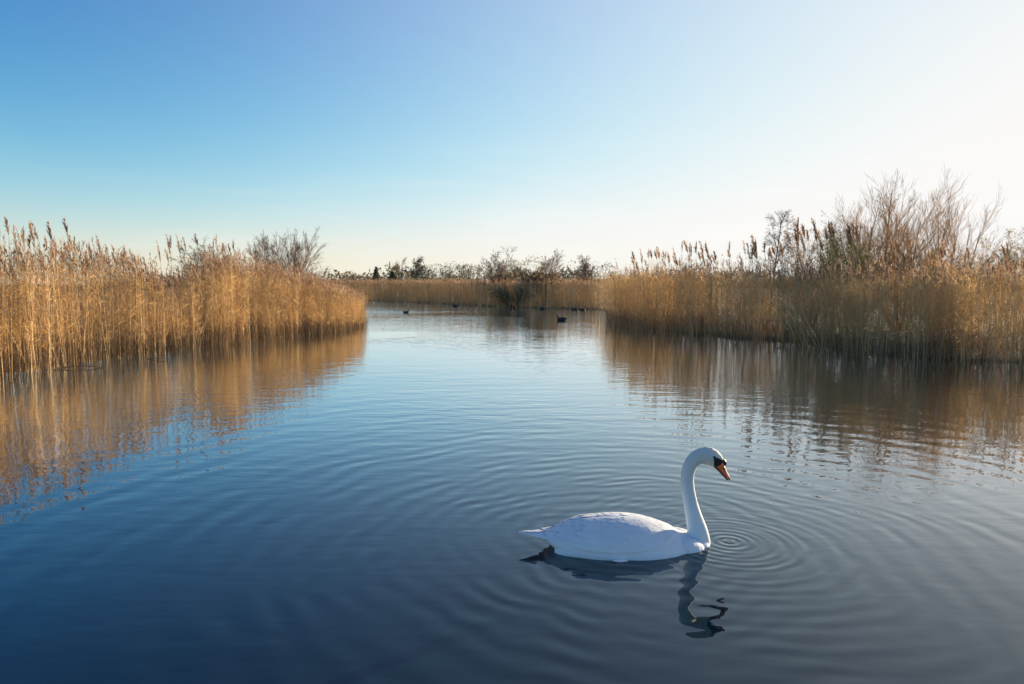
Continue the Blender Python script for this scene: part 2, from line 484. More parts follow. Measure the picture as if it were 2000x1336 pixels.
def along(shore, d0, d1, per_m2, seed, side, power=1.0):
    """random points in a strip on the land side of a shoreline; side=+1 keeps to the right of the walking direction"""
    rng = np.random.RandomState(seed)
    S = np.array(shore, float); seg = np.diff(S, axis=0); L = np.hypot(*seg.T)
    n = int(L.sum() * (d1 - d0) * per_m2)
    t = rng.uniform(0, L.sum(), n); k = np.searchsorted(np.cumsum(L), t); k = np.minimum(k, len(L) - 1)
    u = (t - np.concatenate([[0], np.cumsum(L)])[k]) / L[k]
    nrm = np.stack([seg[:, 1], -seg[:, 0]], 1) / L[:, None] * side
    off = d0 + (d1 - d0) * rng.rand(n) ** power
    P = S[k] + seg[k] * u[:, None] + nrm[k] * off[:, None]
    # reeds grow in clumps: thin the stand where a lumpy field is low, and let the front edge wander
    f = np.sin(P[:, 0] * 3.1 + 1.7 * np.sin(P[:, 1] * 1.3)) * np.sin(P[:, 1] * 3.7 + 1.3 * np.sin(P[:, 0] * 2.1)) + 0.5 * np.sin(P[:, 0] * 9.1 + P[:, 1] * 3.3) * np.sin(P[:, 1] * 8.3)
    keep = rng.rand(n) < np.clip(0.72 + 0.55 * f, 0.18, 1)
    edge = 0.14 * np.sin(t * 2.3) + 0.10 * np.sin(t * 5.9 + 1) + 0.06 * np.sin(t * 14.1)
    keep &= off > edge + d0 + 0.05
    return P[keep]

lb = [(-8.85, 6.5)] + LEFT[2:11]
def h_left(p):
    r = p[:, 0] / np.maximum(p[:, 1], 1)
    return np.interp(r, [-1.2, -0.75, -0.60, -0.555, -0.495, -0.45, -0.427, -0.36, -0.30, -0.27, -0.225, -0.2], [1.95, 1.74, 1.82, 1.70, 1.34, 1.72, 1.86, 1.76, 1.52, 1.32, 0.98, 0.95])
pl = np.vstack([along(lb, -0.25, 1.3, 210, 1, -1, 1.2), along(lb, 1.3, 4.0, 34, 2, -1), along(LEFT[10:], 0, 2.0, 16, 7, -1), along(LEFT[10:12], 2, 6, 16, 9, -1)])
pl = pl[sdist(pl) > -0.35]
pll = np.vstack([along(lb, -0.3, 0.9, 240, 31, -1), along(lb, 0.9, 2.0, 50, 35, -1)]); pll = pll[sdist(pll) > -0.3]
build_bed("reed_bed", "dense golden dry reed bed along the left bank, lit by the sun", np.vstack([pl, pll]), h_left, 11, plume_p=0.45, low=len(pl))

rb = RIGHT[1:13]
def h_right(p):
    a = np.interp(p[:, 1], [11, 12.4, 14, 16, 18, 20, 22, 26, 34], [1.62, 1.62, 1.60, 1.62, 1.72, 1.80, 1.80, 1.66, 1.7])
    return a + np.clip(sdist(p) - 1.5, 0, 3) * 0.06
pr = np.vstack([along(rb, -0.25, 1.2, 180, 3, -1, 1.2), along(rb, 1.2, 3.6, 30, 4, -1), along(RIGHT[12:], -0.2, 3, 22, 8, -1), along([FAR[-1]] + RIGHT[:2], -0.1, 3, 30, 10, -1)])
pr = pr[sdist(pr) > -0.35]
prl = np.vstack([along(rb, -0.3, 1.0, 220, 32, -1), along(rb, 1.0, 3.2, 45, 33, -1)]); prl = prl[sdist(prl) > -0.3]
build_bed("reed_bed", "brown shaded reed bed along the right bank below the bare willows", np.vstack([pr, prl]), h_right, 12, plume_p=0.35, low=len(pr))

fb = FAR
def h_far(p):
    return np.interp(p[:, 0], [-20, -10, -4, 0, 5], [1.6, 1.55, 1.5, 1.45, 1.5])
pf = np.vstack([along(fb, -0.2, 1.6, 60, 5, -1), along(fb, 1.6, 7, 20, 6, -1)])
pf = pf[sdist(pf) > -0.3]
build_bed("reed_bed", "distant pinkish brown reed bed across the far end of the pond", pf, h_far, 13, plume_p=0.8, leaves=4, nplume=7, rad=0.008, lev=3, widen=1.5, leaf_lo=0.3)

# tall plumed reeds that stand clear of the beds, one by one
def make_reed_proto(seed, h, wind, nplume=34, pl_scale=1.0):
    rng = np.random.RandomState(seed)
    st, bl, pm = reed_parts(rng, h, True, 5, 0.0045, nplume, wind, 0.45, 6)
    c = STRAW[seed % len(STRAW)]; p = PLUME[seed % len(PLUME)]
    res = []
    for nm, (V, T), col, mt in (("stem", st, c, M_stem), ("plume", pm, p, M_plume)):
        me = mesh_tris(nm, V, T, col); me.materials.append(mt); res.append((nm, me))
    V, T = bl
    for k in range(5):
        me = mesh_tris("leaf", V[k * 7:(k + 1) * 7], T[:5], c * 1.05); me.materials.append(M_blade); res.append(("leaf", me))
    return res
reed_protos = [make_reed_proto(100 + i, 1.0 + 0 * i, (-0.55, 0.2)) for i in range(9)]
def place_reed(x, y, h, k, label, group, sc=1.0, rz=0.0, name="plumed_reed"):
    z0 = float(np.clip((sdist(np.array([[x, y]]))[0] - 0.45) * 0.35, -0.5, 0.08)) - 0.03
    root = empty(name, (x, y, z0), rz)
    root.scale = (sc, sc, h - z0)
    for nm, me in reed_protos[k % len(reed_protos)]:
        link(nm, me, parent=root)
    tag(root, label, "reed", group)
rng = np.random.RandomState(77)
def reed_row(n, y0, y1, d0, d1, shore, side, h0, h1, label, group):
    S = np.array(shore, float)
    o = np.argsort(S[:, 1])
    for i in range(n):
        y = rng.uniform(y0, y1); x = float(np.interp(y, S[o, 1], S[o, 0])) + side * rng.uniform(d0, d1)
        place_reed(x, y, rng.uniform(h0, h1), rng.randint(0, 99), label, group, rng.uniform(0.75, 1.05), rng.uniform(-0.5, 0.5))
reed_row(44, 9.6, 13.8, 0.1, 1.4, LEFT, -1, 1.95, 2.42, "tall plumed reed standing above the golden bed at the left edge", "plumed reeds at the left edge")
reed_row(22, 13.6, 15.8, 0.2, 1.6, LEFT, -1, 1.8, 2.2, "plumed reed rising over the dip in the golden left reed bed", "plumed reeds over the dip of the left bed")
reed_row(18, 15.6, 20.0, 0.2, 2.0, LEFT, -1, 2.15, 2.4, "plumed reed on the rounded crest of the left bed before the bare willow", "plumed reeds on the crest of the left bed")
for i in range(46):
    y = rng.uniform(19.2, 27); x = float(np.interp(y, [19.8, 21.5, 26.4, 33], [4.89, 4.29, 3.66, 4.2])) + rng.uniform(0.4, 2.6)
    place_reed(x, y, rng.uniform(2.0, 2.45), i, "backlit plumed reed at the left end of the right reed bed", "plumed reeds at the left end of the right bed", rng.uniform(1.1, 1.5), rng.uniform(-0.5, 0.5))
for i in range(44):
    y = rng.uniform(16.8, 20.0); px = rng.uniform(0.345, 0.50)
    place_reed(px * y, y, rng.uniform(2.1, 2.45) + 0.3 * (px > 0.4), i, "tall dark-plumed reed beside the small alder on the right bank", "tall plumed reeds beside the alder", rng.uniform(1.2, 1.6), rng.uniform(-0.5, 0.5))
for i in range(30):
    y = rng.uniform(14.6, 17.5); px = rng.uniform(0.5, 0.82)
    place_reed(px * y, y, rng.uniform(1.8, 2.25), i, "plumed reed in front of the bare willows at the right edge", "plumed reeds before the right willows", rng.uniform(1.0, 1.4), rng.uniform(-0.5, 0.5))
# pale stalks leaning over the front of the right bed
lean_me = []
for k in range(4):
    s = np.linspace(0, 1, 6)
    V, T = tubes(np.stack([-0.55 * s ** 1.2 + 0.02 * np.sin(6 * s + k), 0.06 * s, 1.25 * s], -1)[None] * (1 - 0.07 * k), (0.007 * (1 - 0.5 * s))[None], 4)
    me = mesh_tris("leaning_stalk", V, T, STRAW[2] * 1.15, smooth=True); me.materials.append(M_stem); lean_me.append(me)
for i in range(12):
    x, y = 7.05 + rng.normal(0, 0.25), 16.2 + rng.normal(0, 0.4)
    x = float(np.interp(y, [15.4, 17.3], [6.9, 6.85])) - 0.05 + rng.uniform(0, 0.3)
    o = link("leaning_stalk", lean_me[i % 4], loc=(x, y, -0.05)); o.rotation_euler = (0, rng.normal(0, 0.1), rng.normal(0, 0.35))
    o.scale = (1, 1, rng.uniform(0.85, 1.2))
    tag(o, "pale dead reed stalk leaning left out of the right reed bed", "reed stalk", "pale leaning stalks of the right bed")

# ------------------------------------------------------------------ trees and bushes
def unit(v): return v / (np.linalg.norm(v, axis=-1, keepdims=True) + 1e-9)

def polyline(rng, base, d, L, n, wig, up):
    """N curved branches as (N,n,3)"""
    N_ = len(base); P = np.zeros((N_, n, 3)); P[:, 0] = base; d = unit(d)
    for i in range(1, n):
        d = unit(d + rng.normal(0, wig, d.shape) + np.array([0, 0, up]))
        P[:, i] = P[:, i - 1] + d * (L / (n - 1))[:, None]
    return P

def children(rng, P, Rd, L, per, t0, t1, ang, lr, wig, up, n, rr=0.55, taper=0.35):
    N_, m, _ = P.shape
    par = np.repeat(np.arange(N_), per); t = rng.uniform(t0, t1, len(par))
    f = t * (m - 1); i = np.minimum(f.astype(int), m - 2); u = f - i
    base = P[par, i] * (1 - u)[:, None] + P[par, i + 1] * u[:, None]
    dr = unit(P[par, i + 1] - P[par, i])
    rv = rng.normal(0, 1, dr.shape); rv -= (rv * dr).sum(1, keepdims=True) * dr; rv = unit(rv)
    a = R(ang) * rng.uniform(0.6, 1.4, len(par))
    d = dr * np.cos(a)[:, None] + rv * np.sin(a)[:, None]
    Lc = L[par] * lr * rng.uniform(0.6, 1.25, len(par)) * (1.15 - 0.55 * t)
    Pc = polyline(rng, base, d, Lc, n, wig, up)
    r0 = (Rd[par, i] * (1 - u) + Rd[par, i + 1] * u) * rr
    Rc = r0[:, None] * np.linspace(1, taper, n)[None]
    return Pc, Rc, Lc

BARK = np.array([0.16, 0.115, 0.075])
def woody(name, label, cat, loc, seed, stems, height, spread, levels, r0, bark=BARK, leaf=None, up0=0.04, tmin=None, group=None, rmin=0.0023, wig=0.05, trunk_pts=7):
    """bare tree or shrub: stems = number of main stems; levels = [(children per branch, t0, t1, angle, length ratio, up)]"""
    rng = np.random.RandomState(seed)
    root = empty(name, loc)
    a = rng.uniform(0, 2 * math.pi, stems) if stems > 1 else np.array([0.0])
    sp = spread * np.sqrt(rng.uniform(0.05, 1, stems)) if stems > 1 else np.array([0.03])
    d = np.stack([np.cos(a) * sp, np.sin(a) * sp, np.ones(stems)], 1)
    base = np.stack([np.cos(a) * 0.12 * (stems > 1) * spread, np.sin(a) * 0.12 * (stems > 1) * spread, np.full(stems, -0.1)], 1)
    L = height * rng.uniform(0.75, 1.0, stems) if stems > 1 else np.array([height])
    P = polyline(rng, base, d, L, trunk_pts, wig, up0)
    Rd = (r0 * rng.uniform(0.7, 1.1, stems))[:, None] * np.linspace(1, 0.25, trunk_pts)[None]
    c = lambda: bark * rng.uniform(0.8, 1.2)
    ta = Acc(); V, T = tubes(P, Rd, 5); ta.add(V, T, c())
    link("trunk", ta.mesh("trunk", True), [M_bark], root)
    ca = Acc(); tips = [P[:, -3:].reshape(-1, 3)]
    for (per, t0, t1, ang, lr, up) in levels:
        P, Rd, L = children(rng, P, Rd, L, per, t0, t1, ang, lr, wig, up, 5)
        Rd = np.maximum(Rd, rmin)
        V, T = tubes(P, Rd, 3); ca.add(V, T, c())
        tips.append(P[:, 1:].reshape(-1, 3))
    link("crown", ca.mesh("crown"), [M_twig], root)
    if leaf:
        n, size, cols, droop = leaf
        pts = np.vstack(tips[-2:]); b = pts[rng.randint(0, len(pts), n)] + rng.normal(0, size * 0.7, (n, 3))
        dd = rng.normal(0, 1, (n, 3)); dd[:, 2] -= droop
        V, T = strips(b, dd, size * rng.uniform(0.6, 1.5, n), size * 0.45 * rng.uniform(0.6, 1.3, n), np.zeros(n), rng, 2)
        cc = np.array(cols)[rng.randint(0, len(cols), n)] * rng.uniform(0.7, 1.3, (n, 1))
        la = Acc(); la.add(V, T, np.repeat(cc, len(V) // n, 0))
        link("foliage", la.mesh("foliage"), [M_leaf], root)
    return tag(root, label, cat, group)

LV_WILLOW = [(10, 0.12, 0.95, 25, 0.58, 0.05), (8, 0.12, 1.0, 23, 0.52, 0.05), (4, 0.15, 1.0, 22, 0.65, 0.04)]
LV_SMALL = [(8, 0.2, 0.95, 38, 0.5, 0.04), (6, 0.2, 1.0, 35, 0.5, 0.03), (4, 0.2, 1.0, 35, 0.5, 0.02)]
WB = np.array([0.62, 0.45, 0.24])
# right bank: bare willows
woody("bare_willow", "bare willow fanning out left of the upright stem on the right bank", "willow", (9.9, 19.5, 0.05), 21, 6, 3.6, 0.45, LV_WILLOW, 0.05, WB)
woody("bare_willow", "tall straight single-stemmed bare willow, the highest tree on the right bank", "willow", (10.9, 20.3, 0.05), 22, 1, 4.3, 0.05, [(22, 0.3, 0.97, 30, 0.26, 0.09), (7, 0.15, 1.0, 26, 0.5, 0.08), (3, 0.2, 1.0, 28, 0.5, 0.05)], 0.05, WB * 0.8, wig=0.02)
woody("bare_willow", "wide spreading bare willow right of the upright stem on the right bank", "willow", (11.7, 20.6, 0.05), 23, 8, 3.8, 0.62, LV_WILLOW, 0.055, WB)
woody("bare_willow", "bare willow with crossing stems nearest the right edge of the view", "willow", (12.6, 20.4, 0.05), 24, 6, 3.5, 0.55, LV_WILLOW, 0.052, WB)
woody("bare_willow", "thin bare willow of fine pale twigs behind the tall plumed reeds", "willow", (9.9, 23.0, 0.05), 25, 4, 3.0, 0.3, LV_WILLOW, 0.03, WB)
woody("alder_tree", "small dark alder with cones standing in the right reed bed", "tree", (9.05, 24.0, 0.05), 26, 1, 3.75, 0.02, [(26, 0.32, 0.98, 50, 0.26, 0.04), (8, 0.2, 1.0, 45, 0.5, 0.02), (5, 0.2, 1, 40, 0.5, 0.0)], 0.05, BARK * 0.6, wig=0.025, leaf=(2600, 0.035, [(0.05, 0.035, 0.02), (0.07, 0.05, 0.03)], 0.5))
woody("brown_bush", "brown leafy bush between the alder and the bare willows", "bush", (9.6, 22.0, 0.05), 27, 7, 3.2, 0.4, LV_SMALL, 0.03, BARK, leaf=(3500, 0.06, [(0.22, 0.15, 0.07), (0.28, 0.19, 0.09), (0.16, 0.12, 0.06)], 0.8))
woody("osier_bush", "yellow-green osier bush at the foot of the bare willows", "bush", (8.75, 18.0, 0.05), 28, 10, 2.4, 0.3, [(8, 0.2, 1, 20, 0.5, 0.06), (6, 0.2, 1, 22, 0.5, 0.02)], 0.012, np.array([0.26, 0.25, 0.05]), leaf=(1800, 0.07, [(0.30, 0.30, 0.05), (0.36, 0.33, 0.07)], 1.0))
for i, (x, y, hgt, lab) in enumerate([(14.2, 19.2, 2.5, "low yellowish bush under the right-hand willow, left of its pair"), (15.3, 20.2, 2.9, "yellowish bush cut by the right edge of the view"), (12.6, 18.6, 2.1, "low tan bush between the stems of the spreading willow"), (11.2, 18.3, 2.1, "low tan bush at the foot of the tall straight willow")]):
    woody("yellow_bush", lab, "bush", (x, y, 0.05), 40 + i, 9, hgt, 0.45, LV_SMALL, 0.018, WB, leaf=(2600, 0.065, [(0.36, 0.27, 0.10), (0.30, 0.25, 0.07), (0.40, 0.30, 0.14)], 0.6))
# left bank
woody("bare_willow", "round bare willow rising behind the far end of the left reed bed", "willow", (-12.4, 38.0, 0.05), 51, 14, 4.1, 0.72, [(9, 0.15, 0.95, 28, 0.5, 0.05), (8, 0.15, 1.0, 26, 0.5, 0.04), (4, 0.2, 1.0, 26, 0.6, 0.03)], 0.05, np.array([0.34, 0.24, 0.16]), rmin=0.005)
woody("bare_willow", "lower bare willow left of the round one behind the left reeds", "willow", (-14.7, 39.0, 0.05), 52, 7, 2.9, 0.6, [(8, 0.15, 0.95, 30, 0.5, 0.08), (6, 0.15, 1.0, 28, 0.5, 0.07), (4, 0.2, 1.0, 28, 0.5, 0.06)], 0.05, np.array([0.22, 0.16, 0.11]), rmin=0.006)
woody("brown_bush", "hazy brown bush showing over the crest of the left reed bed", "bush", (-14.0, 32.0, 0.05), 53, 8, 3.2, 0.6, LV_SMALL, 0.03, np.array([0.22, 0.15, 0.1]), leaf=(1500, 0.08, [(0.25, 0.17, 0.1), (0.2, 0.14, 0.08)], 0.3), rmin=0.005)
# far bank
OL = [(0.34, 0.29, 0.14), (0.42, 0.33, 0.17), (0.27, 0.235, 0.12), (0.45, 0.34, 0.18)]
woody("overhanging_bush", "dark olive rounded bush overhanging the water on the far bank", "bush", (0.1, 43.3, 0.05), 61, 16, 1.75, 1.2, [(9, 0.2, 1, 40, 0.5, -0.03), (6, 0.2, 1, 40, 0.5, -0.05)], 0.03, np.array([0.14, 0.11, 0.06]), leaf=(2600, 0.12, OL, 0.6), rmin=0.008)
woody("brown_bush", "tall brown bush on the far bank right of the olive bush", "bush", (2.3, 44.0, 0.05), 62, 8, 2.4, 0.5, LV_SMALL, 0.04, BARK, leaf=(3200, 0.12, [(0.36, 0.26, 0.14), (0.28, 0.21, 0.12)], 0.3), rmin=0.008)
woody("brown_bush", "smaller tan bush on the far bank behind the olive bush", "bush", (-0.4, 47.5, 0.05), 63, 8, 2.2, 0.6, LV_SMALL, 0.04, BARK, leaf=(2500, 0.13, [(0.38, 0.28, 0.15), (0.32, 0.25, 0.13)], 0.3), rmin=0.008)
LV_FAR = [(12, 0.25, 0.97, 42, 0.42, 0.05), (8, 0.2, 1.0, 38, 0.5, 0.03), (4, 0.2, 1.0, 36, 0.55, 0.02)]
far_trees = [(-2.9, 92, 4.9, 3, 0.5, "pale bare tree left of the rounded oak across the pond"), (-1.0, 100, 6.3, 2, 0.25, "slender tall bare tree just left of the rounded oak"),
             (5.6, 98, 6.2, 3, 0.3, "tall thin bare tree right of the rounded oak across the pond"), (11.2, 98, 5.4, 4, 0.4, "pale bare tree over the left end of the right reed bed"),
             (-41, 240, 9.5, 4, 0.6, "faint rounded bare tree left of the tall lone tree on the skyline")]
for i, (x, y, hh, st, spd, lab) in enumerate(far_trees):
    woody("bare_tree", lab, "tree", (x, y, 0.05), 70 + i, st, hh, spd, LV_FAR, 0.016 * hh, np.array([0.38, 0.28, 0.19]), rmin=0.00012 * y)
woody("oak_tree", "dark rounded bare oak in the middle of the far bank", "tree", (1.7, 88, 0.05), 81, 1, 2.9, 0.1, [(12, 0.45, 1.0, 62, 0.75, 0.06), (9, 0.2, 1, 42, 0.5, 0.05), (6, 0.2, 1, 40, 0.5, 0.03)], 0.17, np.array([0.20, 0.165, 0.115]), rmin=0.013)
woody("lone_tree", "tall lone tree with ivy on the skyline left of centre", "tree", (-27.5, 200, 0.05), 82, 2, 8.0, 0.28, [(12, 0.35, 1.0, 55, 0.4, 0.05), (8, 0.2, 1, 45, 0.5, 0.03)], 0.22, np.array([0.06, 0.06, 0.045]), leaf=(1500, 0.5, [(0.09, 0.105, 0.07), (0.11, 0.12, 0.08)], 0.2), rmin=0.03)

def evergreen(label, x, y, h, w, seed, conifer, cols, n=1100, name="evergreen_tree"):
    rng = np.random.RandomState(seed)
    root = empty(name, (x, y, 0.05))
    s = np.linspace(0, 1, 5)
    V, T = tubes(np.stack([0 * s, 0 * s, -0.2 + s * h * 0.85], -1)[None], (0.03 * h * (1 - 0.8 * s))[None], 5)
    link("trunk", mesh_tris("trunk", V, T, BARK * 0.6, smooth=True), [M_bark], root)
    u = rng.rand(n)
    if conifer:
        z = h * (0.12 + 0.88 * u); r = w * (1 - u) ** 0.8 * np.sqrt(rng.uniform(0.1, 1, n)) * (0.75 + 0.25 * np.sin(u * 40))
        a = rng.uniform(0, 2 * math.pi, n); b = np.stack([r * np.cos(a), r * np.sin(a), z], 1)
    else:
        k = 9; cc = np.stack([rng.normal(0, w * 0.45, k), rng.normal(0, w * 0.45, k), h * rng.uniform(0.35, 0.8, k)], 1); rad = w * rng.uniform(0.3, 0.55, k)
        q = rng.randint(0, k, n); dv = unit(rng.normal(0, 1, (n, 3))) * (rng.uniform(0.4, 1, (n, 1)) ** 0.5)
        b = cc[q] + dv * rad[q][:, None]; b[:, 2] = np.maximum(b[:, 2], 0.3)
    dd = rng.normal(0, 1, (n, 3)); dd[:, 2] += -0.4 if conifer else 0.3
    size = 0.00105 * y * 2.2
    V, T = strips(b, dd, size * rng.uniform(0.7, 1.6, n), size * 0.55 * rng.uniform(0.6, 1.3, n), np.zeros(n), rng, 2)
    col = np.array(cols)[rng.randint(0, len(cols), n)] * rng.uniform(0.7, 1.3, (n, 1))
    link("crown", mesh_tris("crown", V, T, np.repeat(col, len(V) // n, 0)), [M_leaf], root)
    return tag(root, label, "tree")
DG = [(0.12, 0.125, 0.085), (0.15, 0.145, 0.095), (0.105, 0.105, 0.08)]
BG = [(0.27, 0.21, 0.13), (0.22, 0.18, 0.115), (0.31, 0.235, 0.15)]
evergreen("dark conifer standing highest left of the lone skyline tree", -38.6, 195, 6.3, 2.2, 91, True, DG)
evergreen("small dark conifer just right of the taller conifer on the skyline", -34.0, 195, 4.8, 2.0, 92, True, DG)
evergreen("dark round evergreen directly under the lone skyline tree", -24.0, 190, 6.2, 4.5, 93, False, DG)
evergreen("broad dark evergreen right of the lone skyline tree", -18.0, 185, 6.6, 5.5, 94, False, DG)
evergreen("dark evergreen mid way between the lone tree and the oak", -11.5, 180, 6.9, 5.0, 95, False, DG)
evergreen("dark domed evergreen over the far reeds at the right", 17.5, 150, 5.4, 6.0, 96, False, [(0.11, 0.11, 0.07), (0.14, 0.13, 0.08)], 1500)
evergreen("brownish green tree behind the tip of the left reed bed", -47.5, 190, 4.2, 5.0, 97, False, BG)
evergreen("brown green tree behind the rounded oak", 1.0, 140, 6.0, 6.5, 98, False, BG, 1600)
evergreen("brown green tree left of the rounded oak", -7.5, 150, 6.3, 6.0, 99, False, BG, 1600)
# the far wood as one mass
rng = np.random.RandomState(5)
acc = Acc()
n = 26000
wx = rng.uniform(-140, 170, n); wy = rng.uniform(215, 290, n)
prof = 4.2 + 1.6 * np.sin(wx * 0.11) + 1.2 * np.sin(wx * 0.31 + 1) + 0.9 * np.sin(wx * 0.83)
wz = prof * rng.uniform(0.0, 1.0, n)
dd = rng.normal(0, 1, (n, 3)); dd[:, 2] += 0.5
V, T = strips(np.stack([wx, wy, wz], 1), dd, rng.uniform(0.6, 1.6, n), rng.uniform(0.5, 1.1, n), np.zeros(n), rng, 2)
cols = np.array(DG + BG + BG); c = cols[(rng.randint(0, 3, n) + 3 * ((np.sin(wx * 0.2) + rng.normal(0, .6, n)) > 0).astype(int))]
acc.add(V, T, np.repeat(c, len(V) // n, 0))
tag(link("far_wood", acc.mesh("far_wood"), [M_leaf]), "low dark far-off wood along the horizon", "wood", kind="stuff")

# ------------------------------------------------------------------ swan
def loft(sections, k=28):
    """sections: list of (center xyz, half width y, half height, axis angle) -> closed lofted tube"""
    V = []; T = []
    for (c, w, hgt, ang, e) in sections:
        a = np.arange(k) * 2 * math.pi / k
        ca, sa = np.cos(a), np.sin(a)
        yy = w * np.sign(ca) * np.abs(ca) ** e; hh = hgt * np.sign(sa) * np.abs(sa) ** e
        # local up tilted by ang in the xz plane
        V.append(np.stack([c[0] - hh * math.sin(ang), c[1] + yy, c[2] + hh * math.cos(ang)], 1))
    n = len(sections); V = np.vstack(V)
    for i in range(n - 1):
        for j in range(k):
            a = i * k + j; b = i * k + (j + 1) % k
            T += [(a, b, b + k), (a, b + k, a + k)]
    V = np.vstack([V, [sections[0][0]], [sections[-1][0]]])
    for j in range(k):
        T.append((len(V) - 2, (j + 1) % k, j)); T.append((len(V) - 1, (n - 1) * k + j, (n - 1) * k + (j + 1) % k))
    return V, np.array(T)

def ellipsoid(c, r, rot=(0, 0, 0), k=20, pw=1.0):
    V = []; T = []
    m = k // 2
    from mathutils import Euler
    M = np.array(Euler([R(x) for x in rot]).to_matrix())
    for i in range(m + 1):
        th = math.pi * i / m
        for j in range(k):
            a = 2 * math.pi * j / k
            V.append((math.cos(th), math.sin(th) * math.cos(a), math.sin(th) * math.sin(a)))
    V = np.array(V) * np.array(r); V = V @ M.T + np.array(c)
    for i in range(m):
        for j in range(k):
            a = i * k + j; b = i * k + (j + 1) % k
            T += [(a, b, b + k), (a, b + k, a + k)]
    return V, np.array(T)

def smooth_interp(xs, ys, q):
    xs = np.array(xs); ys = np.array(ys, float)
    out = np.zeros((len(q),) + ys.shape[1:])
    m = np.gradient(ys, xs, axis=0)
    i = np.clip(np.searchsorted(xs, q) - 1, 0, len(xs) - 2)
    h = xs[i + 1] - xs[i]; t = (q - xs[i]) / h
    h00 = 2*t**3 - 3*t**2 + 1; h10 = t**3 - 2*t**2 + t; h01 = -2*t**3 + 3*t**2; h11 = t**3 - t**2
    sh = (slice(None),) + (None,) * (ys.ndim - 1)
    return h00[sh]*ys[i] + (h10*h)[sh]*m[i] + h01[sh]*ys[i+1] + (h11*h)[sh]*m[i+1]

